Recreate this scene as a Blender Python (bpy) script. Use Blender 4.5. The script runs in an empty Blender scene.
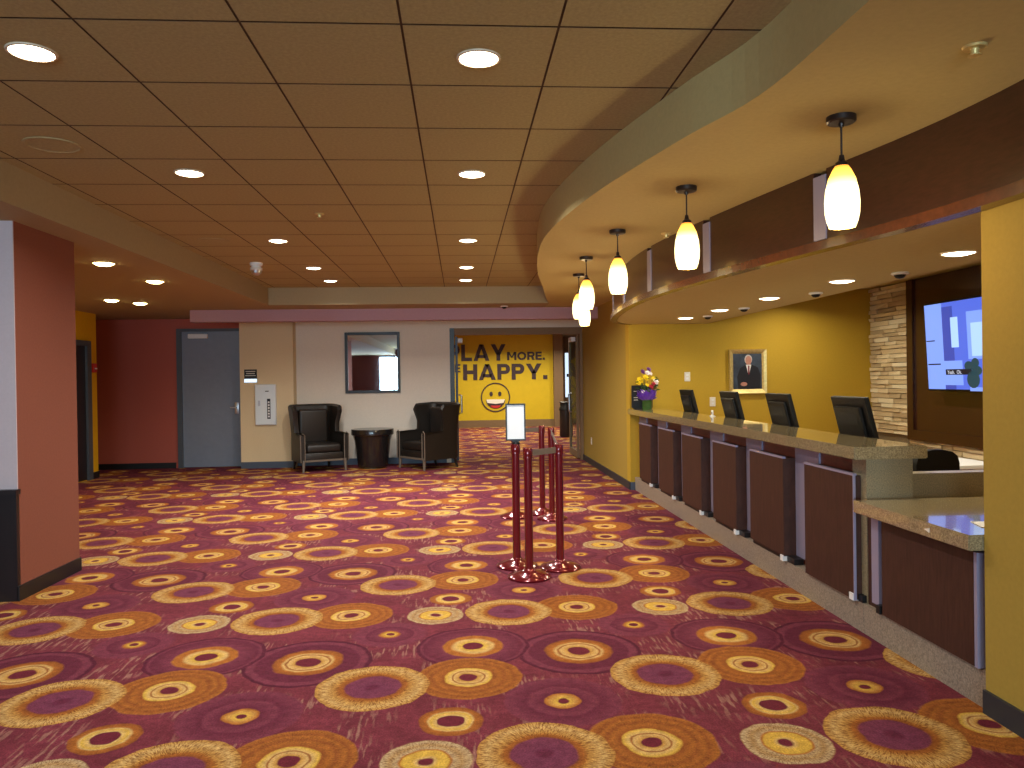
import bpy, bmesh, math, random
from mathutils import Vector, Matrix
random.seed(7)
PI = math.pi
scene = bpy.context.scene
C = scene.collection

def lin(c):
    return tuple(((x/255.0)/12.92 if x/255.0 <= .04045 else ((x/255.0+.055)/1.055)**2.4) for x in c)

# ------------------------------------------------------------------ camera
F_PX, HC = 768.0, 1.45
yaw, roll, pitch = math.atan(52/768), .0145, -4.75/768
fw = Vector((math.sin(yaw)*math.cos(pitch), math.cos(yaw)*math.cos(pitch), math.sin(pitch)))
rt = Vector((math.cos(yaw), -math.sin(yaw), 0)); up = rt.cross(fw)
rt2 = rt*math.cos(roll) - up*math.sin(roll); up2 = up*math.cos(roll) + rt*math.sin(roll)
cd = bpy.data.cameras.new('camera'); cd.sensor_width = 36; cd.lens = F_PX/1024*36; cd.clip_start = .05; cd.clip_end = 200
cam = bpy.data.objects.new('camera', cd); C.objects.link(cam)
cam.matrix_world = Matrix(((rt2.x, up2.x, -fw.x, 0), (rt2.y, up2.y, -fw.y, 0), (rt2.z, up2.z, -fw.z, HC), (0, 0, 0, 1)))
scene.camera = cam

# ------------------------------------------------------------------ world, exposure
w = bpy.data.worlds.new('sky'); scene.world = w; w.use_nodes = True
bg = w.node_tree.nodes['Background']; bg.inputs[0].default_value = (.62, .78, 1, 1); bg.inputs[1].default_value = 3.0
vs = scene.view_settings
vs.view_transform = 'Standard'; vs.look = 'None'; vs.gamma = 1; vs.exposure = 0.2; vs.use_curve_mapping = False

# light levels of the place's own lamps (watts)
W_DOWN, W_DESK, W_PEND, W_SPOT, W_HALL, W_DAY = 20, 8, 8, 14, 34, 200

# ------------------------------------------------------------------ materials
MATS = {}
def mat(name, rgb, rough=.6, metal=0, var=.0, scale=30, bump=0, stretch=None, emit=None, estr=0, spec=.5, trans=0, rgb2=None, coat=0, detail=6):
    m = bpy.data.materials.new(name); m.use_nodes = True; MATS[name] = m
    nt = m.node_tree; b = nt.nodes['Principled BSDF']
    col = lin(rgb) + (1,)
    b.inputs['Base Color'].default_value = col
    b.inputs['Roughness'].default_value = rough; b.inputs['Metallic'].default_value = metal
    b.inputs['Specular IOR Level'].default_value = spec
    b.inputs['Transmission Weight'].default_value = trans
    b.inputs['Coat Weight'].default_value = coat
    if emit: b.inputs['Emission Color'].default_value = lin(emit)+(1,); b.inputs['Emission Strength'].default_value = estr
    if var or bump:
        tc = nt.nodes.new('ShaderNodeTexCoord'); mp = nt.nodes.new('ShaderNodeMapping')
        nt.links.new(tc.outputs['Object'], mp.inputs[0])
        if stretch: mp.inputs['Scale'].default_value = stretch
        nz = nt.nodes.new('ShaderNodeTexNoise'); nz.inputs['Scale'].default_value = scale; nz.inputs['Detail'].default_value = detail
        nz.inputs['Roughness'].default_value = .65
        nt.links.new(mp.outputs[0], nz.inputs[0])
        if var:
            r = nt.nodes.new('ShaderNodeValToRGB')
            c2 = lin(rgb2) if rgb2 else None
            r.color_ramp.elements[0].position = .3; r.color_ramp.elements[1].position = .7
            r.color_ramp.elements[0].color = tuple(x*(1-var) for x in col[:3])+(1,)
            r.color_ramp.elements[1].color = (c2+(1,)) if c2 else tuple(min(1, x*(1+var)) for x in col[:3])+(1,)
            nt.links.new(nz.outputs[0], r.inputs[0]); nt.links.new(r.outputs[0], b.inputs['Base Color'])
        if bump:
            bp = nt.nodes.new('ShaderNodeBump'); bp.inputs['Strength'].default_value = bump; bp.inputs['Distance'].default_value = .004
            nt.links.new(nz.outputs[0], bp.inputs['Height']); nt.links.new(bp.outputs[0], b.inputs['Normal'])
    return m

mat('ceiling_tile', (174, 163, 122), .95, var=.13, scale=60, bump=.4, spec=.1)
mat('ceiling_grid', (84, 62, 42), .8)
mat('soffit', (184, 166, 114), .85, var=.05, scale=40, spec=.2)
mat('left_soffit', (168, 150, 116), .85, var=.05, scale=40, spec=.2)
mat('yellow_wall', (166, 138, 60), .75, var=.05, scale=50, bump=.15, spec=.25)
mat('office_wall', (184, 150, 46), .7, var=.05, scale=50, bump=.15, spec=.25)
mat('bright_yellow', (226, 172, 20), .7, var=.04, scale=20, spec=.2)
mat('sign_yellow', (206, 178, 34), .6, var=.04, scale=6, spec=.3)
mat('red_wall', (176, 92, 80), .8, var=.06, scale=60, bump=.15, spec=.25)
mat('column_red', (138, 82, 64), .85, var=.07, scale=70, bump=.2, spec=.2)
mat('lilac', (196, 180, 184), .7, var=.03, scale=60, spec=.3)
mat('pink', (180, 142, 152), .7, var=.04, scale=40, spec=.3)
mat('beige', (222, 200, 162), .75, var=.04, scale=50, spec=.3)
mat('grey_beige', (226, 214, 198), .75, var=.04, scale=50, spec=.3)
mat('brown_wall', (128, 102, 74), .7, var=.05, scale=30)
mat('baseboard', (44, 46, 52), .5, var=.1, scale=20)
mat('blue_base', (70, 80, 98), .5, var=.05, scale=20)
mat('black', (20, 20, 22), .45)
mat('black_wood', (30, 22, 24), .35, var=.2, scale=20, stretch=(1, 1, .1))
mat('door_grey', (122, 134, 154), .3, var=.05, scale=12, spec=.6)
mat('door_frame', (74, 80, 90), .4, var=.05, scale=12)
mat('steel', (200, 200, 206), .3, metal=1, var=.05, scale=40)
mat('alu', (158, 152, 180), .4, metal=.25, var=.05, scale=40, stretch=(1, 1, .05))
mat('dark_alu', (52, 54, 60), .4, metal=.6)
mat('white', (232, 232, 232), .5)
mat('off_white', (222, 216, 204), .5)
mat('wood_band', (60, 32, 24), .28, var=.35, scale=14, stretch=(1, 1, 6), coat=.3, detail=9)
mat('wood_lip', (88, 46, 26), .25, var=.3, scale=18, coat=.3)
mat('wood_panel', (68, 42, 34), .5, spec=.3, var=.3, scale=16, stretch=(1, 5, .5), detail=9)
mat('wood_red', (124, 56, 40), .4, var=.25, scale=18, stretch=(1, 1, 4))
mat('wood_tv', (62, 34, 24), .25, var=.3, scale=12, stretch=(1, 4, .5), coat=.25, detail=9)
mat('granite_edge', (150, 136, 108), .3, var=.5, scale=160, rgb2=(172, 156, 124), detail=3)
mat('granite', (140, 122, 92), .1, var=.45, scale=150, rgb2=(176, 158, 122), detail=3, coat=.8)
mat('granite_plinth', (146, 130, 116), .4, var=.5, scale=130, rgb2=(172, 158, 140), detail=3)
mat('mirror', (240, 240, 245), .02, metal=1)
mat('burgundy', (112, 20, 32), .16, metal=.35, coat=.7, spec=.7)
mat('belt', (118, 104, 92), .8, var=.1, scale=200)
mat('leather', (30, 25, 21), .45, var=.25, scale=60, bump=.3)
mat('piping', (104, 92, 80), .45)
mat('leather_light', (34, 28, 24), .42, var=.2, scale=60, bump=.3)
mat('table_dark', (30, 26, 26), .25, var=.2, scale=20, coat=.4)
mat('frame_black', (28, 28, 34), .4)
mat('gold', (214, 190, 124), .35, metal=.4, var=.2, scale=40)
mat('plastic_black', (15, 15, 16), .5, spec=.25, var=.15, scale=60)
mat('mesh_black', (16, 17, 18), .7)
mat('lens', (255, 250, 235), .5, emit=(255, 240, 208), estr=9)
mat('lens_warm', (255, 240, 200), .5, emit=(255, 230, 150), estr=26)
mat('back_red', (92, 30, 28), .8, var=.06, scale=60)
mat('trim_white', (215, 200, 176), .5)
mat('bronze', (60, 52, 50), .35, metal=.7)
mat('sign_ink', (58, 40, 46), .6)
mat('tooth', (238, 234, 222), .5)
mat('tongue', (196, 44, 40), .5)
mat('board', (250, 252, 254), .4)
mat('cabinet_white', (226, 236, 242), .3)
mat('vase_green', (70, 120, 60), .1, trans=.6)
mat('leaf', (52, 88, 36), .6, var=.3, scale=40)
mat('petal_yellow', (240, 214, 30), .6); mat('petal_white', (240, 232, 236), .6); mat('petal_red', (176, 30, 60), .6)
mat('petal_purple', (128, 70, 150), .6); mat('wrap_purple', (112, 66, 196), .35, var=.15, scale=30)
mat('can_dark', (52, 46, 44), .4, metal=.3, var=.15, scale=20)
mat('hall_tan', (122, 98, 70), .7, var=.06, scale=20)
mat('glow_white', (214, 226, 238), .3, emit=(200, 224, 248), estr=1.1)
mat('pull_red', (200, 40, 30), .4)
mat('curtain', (238, 240, 244), .8)
mat('mat_dark', (26, 26, 28), .9)
for i, c in enumerate([(232, 216, 182), (212, 192, 156), (240, 228, 200), (192, 172, 138), (224, 206, 168)]):
    mat('stone%d' % i, c, .85, var=.18, scale=35, bump=.9)
mat('mortar', (120, 106, 84), .95, var=.2, scale=40)
# clear glass: thin architectural pane
def glass_mat(name, tint=(235, 245, 245), fac=.1):
    m = bpy.data.materials.new(name); m.use_nodes = True; MATS[name] = m
    nt = m.node_tree; nt.nodes.remove(nt.nodes['Principled BSDF'])
    t = nt.nodes.new('ShaderNodeBsdfTransparent'); t.inputs[0].default_value = lin(tint)+(1,)
    g = nt.nodes.new('ShaderNodeBsdfGlossy'); g.inputs['Roughness'].default_value = .02
    mx = nt.nodes.new('ShaderNodeMixShader'); mx.inputs[0].default_value = fac
    nt.links.new(t.outputs[0], mx.inputs[1]); nt.links.new(g.outputs[0], mx.inputs[2])
    nt.links.new(mx.outputs[0], nt.nodes['Material Output'].inputs[0])
glass_mat('glass', fac=.07)
# pendant shade: amber glass collar fading into white glass, lit from inside
def shade_mat():
    m = bpy.data.materials.new('shade'); m.use_nodes = True; MATS['shade'] = m
    nt = m.node_tree; b = nt.nodes['Principled BSDF']
    tc = nt.nodes.new('ShaderNodeTexCoord'); sx = nt.nodes.new('ShaderNodeSeparateXYZ'); nt.links.new(tc.outputs['Object'], sx.inputs[0])
    mr = nt.nodes.new('ShaderNodeMapRange'); mr.inputs[1].default_value = -.49; mr.inputs[2].default_value = -.2
    nt.links.new(sx.outputs[2], mr.inputs[0])
    r = nt.nodes.new('ShaderNodeValToRGB'); nt.links.new(mr.outputs[0], r.inputs[0])
    e = r.color_ramp.elements
    e[0].position = 0; e[0].color = lin((255, 226, 140))+(1,)
    e[1].position = 1; e[1].color = lin((190, 92, 16))+(1,)
    for p, c in ((.14, (255, 240, 190)), (.6, (255, 240, 180)), (.78, (255, 204, 84))):
        n = e.new(p); n.color = lin(c)+(1,)
    nt.links.new(r.outputs[0], b.inputs['Base Color']); nt.links.new(r.outputs[0], b.inputs['Emission Color'])
    b.inputs['Emission Strength'].default_value = 2.2; b.inputs['Roughness'].default_value = .25
shade_mat()

# carpet: woven medallions on a 1.415 x 1.83 m repeat
def carpet_mat():
    m = bpy.data.materials.new('carpet'); m.use_nodes = True; MATS['carpet'] = m
    nt = m.node_tree; L = nt.links; N = nt.nodes.new; b = nt.nodes['Principled BSDF']
    b.inputs['Roughness'].default_value = .95; b.inputs['Specular IOR Level'].default_value = .15
    tc = N('ShaderNodeTexCoord')
    rot = N('ShaderNodeMapping'); rot.inputs['Rotation'].default_value = (0, 0, -.012); L.new(tc.outputs['Object'], rot.inputs[0])
    # slightly wobbly edges
    wn = N('ShaderNodeTexNoise'); wn.inputs['Scale'].default_value = 9; L.new(rot.outputs[0], wn.inputs[0])
    ws = N('ShaderNodeVectorMath'); ws.operation = 'SUBTRACT'; ws.inputs[1].default_value = (.5, .5, .5); L.new(wn.outputs['Color'], ws.inputs[0])
    wm = N('ShaderNodeVectorMath'); wm.operation = 'MULTIPLY'; wm.inputs[1].default_value = (.035, .035, 0); L.new(ws.outputs[0], wm.inputs[0])
    P = N('ShaderNodeVectorMath'); P.operation = 'ADD'; L.new(rot.outputs[0], P.inputs[0]); L.new(wm.outputs[0], P.inputs[1])
    def ramp(stops, interp='LINEAR'):
        r = N('ShaderNodeValToRGB'); r.color_ramp.interpolation = interp; e = r.color_ramp.elements
        while len(e) < len(stops): e.new(.5)
        for k, (p, c, a) in enumerate(stops): e[k].position = p; e[k].color = lin(c)+(a,)
        return r
    def noise(scale, vec, det=2, mapping=None):
        if mapping:
            q = N('ShaderNodeMapping'); q.inputs['Scale'].default_value = mapping; L.new(vec, q.inputs[0]); vec = q.outputs[0]
        n = N('ShaderNodeTexNoise'); n.inputs['Scale'].default_value = scale; n.inputs['Detail'].default_value = det; L.new(vec, n.inputs[0]); return n
    def mix(a, bb, fac, mode='MIX'):
        x = N('ShaderNodeMix'); x.data_type = 'RGBA'; x.blend_type = mode
        for src, k in ((fac, 0), (a, 6), (bb, 7)):
            if hasattr(src, 'is_output'): L.new(src, x.inputs[k])
            elif k == 0: x.inputs[0].default_value = src
            else: x.inputs[k].default_value = src
        return x.outputs[2]
    # ground: wine red with pale broken dashes
    g1 = noise(5, rot.outputs[0], 3)
    gr = ramp([(.3, (116, 46, 58), 1), (.7, (138, 58, 72), 1)]); L.new(g1.outputs[0], gr.inputs[0])
    col = gr.outputs[0]
    d1 = noise(1, rot.outputs[0], 2, (48, 7, 1)); d2 = noise(3.2, rot.outputs[0], 1)
    r1 = ramp([(.52, (0, 0, 0), 1), (.62, (255, 255, 255), 1)]); L.new(d1.outputs[0], r1.inputs[0])
    r2 = ramp([(.45, (0, 0, 0), 1), (.6, (255, 255, 255), 1)]); L.new(d2.outputs[0], r2.inputs[0])
    mm = N('ShaderNodeMath'); mm.operation = 'MULTIPLY'; L.new(r1.outputs[0], mm.inputs[0]); L.new(r2.outputs[0], mm.inputs[1])
    m3 = N('ShaderNodeMath'); m3.operation = 'MULTIPLY'; m3.inputs[1].default_value = .75; L.new(mm.outputs[0], m3.inputs[0])
    col = mix(col, lin((176, 128, 112))+(1,), m3.outputs[0])
    WN, PL, DP, OR, DO, GO, PG, YE = (116, 38, 54), (130, 58, 76), (110, 42, 62), (184, 112, 46), (160, 90, 40), (210, 156, 78), (226, 186, 116), (230, 186, 78)
    kinds = {
     'C2': (.33, [(0, WN, 1), (.17, WN, 1), (.2, GO, 1), (.3, PG, 1), (.33, DO, 1), (.37, PG, 1), (.42, OR, 1), (.53, DO, 1), (.57, DP, 1), (.78, DP, 1), (.82, PL, 1), (.9, PL, 1), (.94, (94, 32, 52), 1), (.98, (94, 32, 52), 1), (1, DP, 0)], 0),
     'C3': (.31, [(0, WN, 1), (.17, WN, 1), (.2, YE, 1), (.33, PG, 1), (.4, OR, 1), (.51, OR, 1), (.55, PL, 1), (.85, DP, 1), (.9, PL, 1), (.94, (98, 34, 54), 1), (.98, (98, 34, 54), 1), (1, PL, 0)], 0),
     'C1': (.27, [(0, WN, 1), (.08, WN, 1), (.11, YE, 1), (.2, GO, 1), (.28, OR, 1), (.31, DP, 1), (.55, PL, 1), (.62, DP, 1), (.95, PL, 1), (1, PL, 0)], 0),
     'C4': (.22, [(0, WN, 1), (.09, WN, 1), (.13, YE, 1), (.24, OR, 1), (.31, PL, 1), (.6, DP, 1), (.64, PL, 1), (.9, PL, 1), (1, PL, 0)], 0),
     'B': (.265, [(0, WN, 1), (.15, WN, 1), (.18, GO, 1), (.27, PG, 1), (.3, DO, 1), (.33, PG, 1), (.42, YE, 1), (.46, DO, 1), (.6, OR, 1), (.67, DO, 1), (.78, OR, 1), (.84, DO, 1), (.96, OR, 1), (1, OR, 0)], .5),
     'A': (.27, [(0, (104, 38, 62), 1), (.1, (110, 42, 68), 1), (.16, (124, 58, 84), 1), (.47, (128, 60, 84), 1), (.51, DO, 1), (.57, OR, 1), (.66, GO, 1), (.84, PG, 1), (.98, GO, 1), (1, GO, 0)], 1),
     'D': (.142, [(0, WN, 1), (.38, WN, 1), (.43, PG, 1), (.6, YE, 1), (.66, PG, 1), (.74, OR, 1), (.95, DO, 1), (1, DO, 0)], .3),
     'E': (.18, [(0, WN, 1), (.14, WN, 1), (.2, PG, 1), (.28, YE, 1), (.48, YE, 1), (.54, OR, 1), (.6, (214, 186, 140), 1), (.76, (200, 160, 104), 1), (.95, (216, 190, 146), 1), (1, PG, 0)], .9)}
    spots = [('C2', .61, 4.04), ('C1', .44, 3.42), ('C4', .995, 4.43), ('C3', .05, 4.18), ('B', .74, 2.99), ('B', .02, 3.745), ('A', .305, 2.945), ('A', .98, 3.675), ('D', -.06, 3.27), ('E', -.15, 2.93)]
    for kind, cx, cy in spots:
        R, stops, streak = kinds[kind]
        sb = N('ShaderNodeVectorMath'); sb.operation = 'SUBTRACT'; sb.inputs[1].default_value = (cx + .012*cy, cy, 0); L.new(P.outputs[0], sb.inputs[0])
        wr = N('ShaderNodeVectorMath'); wr.operation = 'WRAP'; wr.inputs[1].default_value = (.7075, .915, 1); wr.inputs[2].default_value = (-.7075, -.915, -1); L.new(sb.outputs[0], wr.inputs[0])
        sc = N('ShaderNodeVectorMath'); sc.operation = 'MULTIPLY'; sc.inputs[1].default_value = (1/R, 1/R, 0); L.new(wr.outputs[0], sc.inputs[0])
        ln = N('ShaderNodeVectorMath'); ln.operation = 'LENGTH'; L.new(sc.outputs[0], ln.inputs[0])
        rp = ramp(stops); L.new(ln.outputs['Value'], rp.inputs[0]); c = rp.outputs[0]
        if streak:
            sx = N('ShaderNodeSeparateXYZ'); L.new(sc.outputs[0], sx.inputs[0])
            at = N('ShaderNodeMath'); at.operation = 'ARCTAN2'; L.new(sx.outputs[1], at.inputs[0]); L.new(sx.outputs[0], at.inputs[1])
            cb = N('ShaderNodeCombineXYZ'); L.new(at.outputs[0], cb.inputs[0]); L.new(ln.outputs['Value'], cb.inputs[1])
            nn = noise(1, cb.outputs[0], 2, (40, 9, 1))
            rr = ramp([(.38, (140, 86, 50), 1), (.54, (255, 255, 255), 1)] if kind in 'AE' else [(.36, (120, 110, 100), 1), (.5, (255, 255, 255), 1)]); L.new(nn.outputs[0], rr.inputs[0])
            # streaks only live in the outer ring
            fr = ramp([(.45 if kind != 'E' else .55, (0, 0, 0), 1), (.6, (255, 255, 255), 1)]); L.new(ln.outputs['Value'], fr.inputs[0])
            fm = N('ShaderNodeMath'); fm.operation = 'MULTIPLY'; fm.inputs[1].default_value = .75*streak; L.new(fr.outputs[0], fm.inputs[0])
            c = mix(c, rr.outputs[0], fm.outputs[0], 'MULTIPLY')
        col = mix(col, c, rp.outputs[1])
    mo = noise(28, rot.outputs[0], 4)
    mr_ = ramp([(.3, (214, 208, 210), 1), (.66, (255, 255, 255), 1)]); L.new(mo.outputs[0], mr_.inputs[0])
    col = mix(col, mr_.outputs[0], .9, 'MULTIPLY')
    # woven speckle
    sp = noise(140, rot.outputs[0], 2)
    sr = ramp([(.3, (178, 178, 178), 1), (.7, (255, 255, 255), 1)]); L.new(sp.outputs[0], sr.inputs[0])
    col = mix(col, sr.outputs[0], .8, 'MULTIPLY')
    L.new(col, b.inputs['Base Color'])
    bp = N('ShaderNodeBump'); bp.inputs['Strength'].default_value = .4; bp.inputs['Distance'].default_value = .004
    L.new(sp.outputs[0], bp.inputs['Height']); L.new(bp.outputs[0], b.inputs['Normal'])
carpet_mat()

# ------------------------------------------------------------------ builders
class MB:
    def __init__(s): s.bm = bmesh.new(); s.mi = 0
    def _mark(s, faces):
        for f in faces: f.material_index = s.mi
    def box(s, x0, x1, y0, y1, z0, z1):
        v = [s.bm.verts.new(p) for p in ((x0,y0,z0),(x1,y0,z0),(x1,y1,z0),(x0,y1,z0),(x0,y0,z1),(x1,y0,z1),(x1,y1,z1),(x0,y1,z1))]
        s._mark([s.bm.faces.new([v[i] for i in q]) for q in ((3,2,1,0),(4,5,6,7),(0,1,5,4),(1,2,6,5),(2,3,7,6),(3,0,4,7))]); return s
    def rbox(s, x0, x1, y0, y1, z0, z1, r=.02, seg=3):
        t = bmesh.new(); bmesh.ops.create_cube(t, size=1)
        for v in t.verts: v.co = Vector(((x0+x1)/2+v.co.x*(x1-x0), (y0+y1)/2+v.co.y*(y1-y0), (z0+z1)/2+v.co.z*(z1-z0)))
        bmesh.ops.bevel(t, geom=list(t.edges), offset=r, segments=seg, affect='EDGES', profile=.5)
        s.merge(t); return s
    def merge(s, t, M=None):
        mp = {}
        for v in t.verts: mp[v] = s.bm.verts.new(M @ v.co if M else v.co)
        for f in t.faces:
            try: n = s.bm.faces.new([mp[v] for v in f.verts]); n.material_index = s.mi
            except ValueError: pass
        t.free()
    def prism(s, pts, z0, z1, axis='z'):
        def P(a, b, c): return (a, b, c) if axis == 'z' else ((c, a, b) if axis == 'x' else (a, c, b))
        lo = [s.bm.verts.new(P(x, y, z0)) for x, y in pts]; hi = [s.bm.verts.new(P(x, y, z1)) for x, y in pts]
        n = len(pts); fs = [s.bm.faces.new(lo[::-1]), s.bm.faces.new(hi)]
        fs += [s.bm.faces.new((lo[i], lo[(i+1) % n], hi[(i+1) % n], hi[i])) for i in range(n)]
        s._mark(fs); return s
    def lathe(s, prof, seg=24, c=(0, 0, 0)):
        rings = []
        for r, z in prof:
            if r < 1e-5: rings.append([s.bm.verts.new((c[0], c[1], c[2]+z))])
            else: rings.append([s.bm.verts.new((c[0]+r*math.cos(2*PI*k/seg), c[1]+r*math.sin(2*PI*k/seg), c[2]+z)) for k in range(seg)])
        fs = []
        for a, b in zip(rings, rings[1:]):
            for k in range(seg):
                k2 = (k+1) % seg
                if len(a) == 1 and len(b) == 1: continue
                if len(a) == 1: fs.append(s.bm.faces.new((a[0], b[k2], b[k])))
                elif len(b) == 1: fs.append(s.bm.faces.new((a[k], a[k2], b[0])))
                else: fs.append(s.bm.faces.new((a[k], a[k2], b[k2], b[k])))
        s._mark(fs); return s
    def tube(s, pts, r, seg=10, cap=True):
        pts = [Vector(p) for p in pts]; rings = []
        rr = r if isinstance(r, (list, tuple)) else [r]*len(pts)
        for i, p in enumerate(pts):
            d = (pts[min(i+1, len(pts)-1)] - pts[max(i-1, 0)]).normalized()
            a = d.cross(Vector((0, 0, 1)) if abs(d.z) < .95 else Vector((1, 0, 0))).normalized(); b = d.cross(a)
            rings.append([s.bm.verts.new(p + (a*math.cos(2*PI*k/seg) + b*math.sin(2*PI*k/seg))*rr[i]) for k in range(seg)])
        fs = []
        for a, b in zip(rings, rings[1:]):
            fs += [s.bm.faces.new((a[k], a[(k+1) % seg], b[(k+1) % seg], b[k])) for k in range(seg)]
        if cap: fs += [s.bm.faces.new(rings[0][::-1]), s.bm.faces.new(rings[-1])]
        s._mark(fs); return s
    def ball(s, c, r, u=12, v=8, sc=(1, 1, 1)):
        t = bmesh.new(); bmesh.ops.create_uvsphere(t, u_segments=u, v_segments=v, radius=r)
        s.merge(t, Matrix.Translation(c) @ Matrix.Diagonal((*sc, 1))); return s
    def poly(s, pts):
        s._mark([s.bm.faces.new([s.bm.verts.new(p) for p in pts])]); return s
    def mesh(s, name, smooth=False):
        bmesh.ops.recalc_face_normals(s.bm, faces=list(s.bm.faces))
        me = bpy.data.meshes.new(name); s.bm.to_mesh(me); s.bm.free()
        if smooth:
            for p in me.polygons: p.use_smooth = True
        return me
    def build(s, name, m, parent=None, smooth=False, loc=None, rot=None):
        me = s.mesh(name, smooth)
        for x in (m if isinstance(m, (list, tuple)) else [m]): me.materials.append(MATS[x])
        o = bpy.data.objects.new(name, me); C.objects.link(o)
        if parent: o.parent = parent
        if loc: o.location = loc
        if rot: o.rotation_euler = rot
        if smooth:
            md = o.modifiers.new('edges', 'EDGE_SPLIT'); md.split_angle = math.radians(38)
        return o
def tag(o, label=None, cat=None, group=None, kind=None):
    if label: o['label'] = label
    if cat: o['category'] = cat
    if group: o['group'] = group
    if kind: o['kind'] = kind
    return o
def struct(o, label=None): o['kind'] = 'structure'; return tag(o, label)
def empty(name, loc, rz=0):
    o = bpy.data.objects.new(name, None); C.objects.link(o); o.location = loc; o.rotation_euler = (0, 0, rz); o.empty_display_size = .1; return o
def bx(name, m, x0, x1, y0, y1, z0, z1, parent=None): return MB().box(x0, x1, y0, y1, z0, z1).build(name, m, parent)
def copy_tree(o, parent=None):
    c = o.copy(); C.objects.link(c); c.parent = parent
    for ch in list(o.children): copy_tree(ch, c)
    return c
def link_mesh(name, me, parent, loc=(0, 0, 0), rot=(0, 0, 0), scale=(1, 1, 1)):
    o = bpy.data.objects.new(name, me); C.objects.link(o); o.parent = parent; o.location = loc; o.rotation_euler = rot; o.scale = scale; return o
def lamp(name, parent, loc, watts, color, kind='AREA', size=.14, spread=160, rot=(0, 0, 0)):
    l = bpy.data.lights.new(name, kind); l.energy = watts; l.color = color
    if kind == 'AREA': l.shape = 'DISK'; l.size = size; l.spread = math.radians(spread)
    else: l.shadow_soft_size = size
    o = bpy.data.objects.new(name, l); C.objects.link(o); o.parent = parent; o.location = loc; o.rotation_euler = rot; return o
def catmull(pts, n=8):
    out = []
    for i in range(len(pts)-1):
        p0, p1, p2, p3 = pts[max(i-1, 0)], pts[i], pts[i+1], pts[min(i+2, len(pts)-1)]
        for k in range(n):
            t = k/n
            out.append(tuple(.5*((2*p1[j]) + (-p0[j]+p2[j])*t + (2*p0[j]-5*p1[j]+4*p2[j]-p3[j])*t*t + (-p0[j]+3*p1[j]-3*p2[j]+p3[j])*t**3) for j in (0, 1)))
    out.append(pts[-1]); return out

ZC, ZU, ZS, ZB = 2.82, 2.57, 2.13, 2.39     # tiles, soffits, desk soffit, far bulkhead underside
YB = -6.0                                    # wall behind the camera
DAY = (.72, .84, 1.0); WARM = (1.0, .74, .38); NEUT = (1.0, .96, .90)

# ------------------------------------------------------------------ setting: floor
struct(bx('floor', 'carpet', -9, 9, YB, 26, -.05, 0), 'wine red carpet with gold and orange medallions')

# ------------------------------------------------------------------ setting: ceiling of lay-in tiles
ceil = struct(bx('ceiling', 'ceiling_grid', -3.3, 2.2, YB, 12.1, ZC+.006, ZC+.06), 'brown lay-in tile ceiling')
BULK = [(1.24, YB), (1.24, 1.2), (1.24, 2.3), (1.21, 3.0), (1.05, 3.6), (.82, 4.7), (.69, 5.9), (.72, 6.9), (.84, 8.1), (1.02, 9.3), (1.24, 10.8), (1.34, 11.35)]
bulk = catmull(BULK, 6)
def bulk_x(y):
    for (a, b), (c_, d) in zip(bulk, bulk[1:]):
        if b <= y <= d: return a+(c_-a)*(y-b)/(d-b)
    return 1.24
g = .006; T = .61
tm = bmesh.new(); mb = MB(); mb.box(-T/2+.005, T/2-.005, -T/2+.0065, T/2-.0065, 0, .006)
for f_ in mb.bm.faces:
    f_.normal_update()
    f_.material_index = 0 if abs(f_.normal.z) > .5 else 1
tile_me = mb.mesh('tile'); tile_me.materials.append(MATS['ceiling_tile']); tile_me.materials.append(MATS['ceiling_grid'])
DOWN_X = (-.205+T/2, -.205+T/2-3*T)
ny = 0
for j in range(-14, 14):
    yc = 2.98 + T/2 + T*j
    if yc-T/2 < YB or yc+T/2 > 12.0: continue
    for i in range(-5, 4):
        xc = -.205 + T/2 + T*i
        if xc+T/2 < -2.75 or xc-T/2 > max(bulk_x(yc-T/2), bulk_x(yc+T/2)): continue
        link_mesh('tile', tile_me, ceil, (xc, yc, ZC))
# dropped soffits round the coffer
struct(MB().prism([(-9, YB), (-2.74, YB), (-2.74, 11.3), (1.34, 11.3), (1.34, 14.2), (-9, 14.2)], ZU, ZC).build('ceiling_soffit', 'left_soffit'), 'dropped plaster soffit round the tiled ceiling')
struct(MB().prism(bulk + [(1.34, 14.2), (9, 14.2), (9, YB)], ZU, ZC).build('ceiling_bulkhead', 'soffit'), 'curved cream bulkhead above the front desk')
struct(bx('ceiling_roof', 'soffit', -9, 9, YB, 26, ZC+.06, ZC+.2))
struct(bx('trim_1', 'pink', -4.08, 2.18, 11.98, 12.2, ZB, ZU), 'pink painted drop beam above the far wall')

# ------------------------------------------------------------------ setting: walls
def wall(name, m, x0, x1, y0, y1, z0=0, z1=ZC+.06, label=None): return struct(bx(name, m, x0, x1, y0, y1, z0, z1), label)
XR = 2.18
wall('wall_right_near', 'yellow_wall', XR+.035, 5.9, YB, 3.12, 0, ZS, 'mustard wall beside the low end of the front desk')
wall('wall_right_upper', 'yellow_wall', XR+.12, 5.9, YB, 3.12, ZS, ZU)
wall('wall_right_far', 'yellow_wall', XR, XR+.2, 9.98, 13.75, 0, ZU, 'mustard wall running from the desk to the glass doors')
wall('wall_office_back', 'office_wall', XR, 5.65, 9.78, 9.98, 0, ZU, 'yellow wall behind the front desk')
wall('wall_office_side', 'office_wall', 5.45, 5.65, 3.12, 9.78, 0, ZU, 'wall with stone and wood panelling behind the desk')
wall('wall_left', 'red_wall', -9.2, -9, YB, 26)
wall('wall_alcove', 'bright_yellow', -6.6, -5.7, 6.5, 12.5, 0, ZU, 'bright yellow wall in the left alcove')
wall('wall_far_left', 'red_wall', -9, -4.86, 13.6, 13.8, 0, ZU, 'dark red wall left of the grey door')
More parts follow.
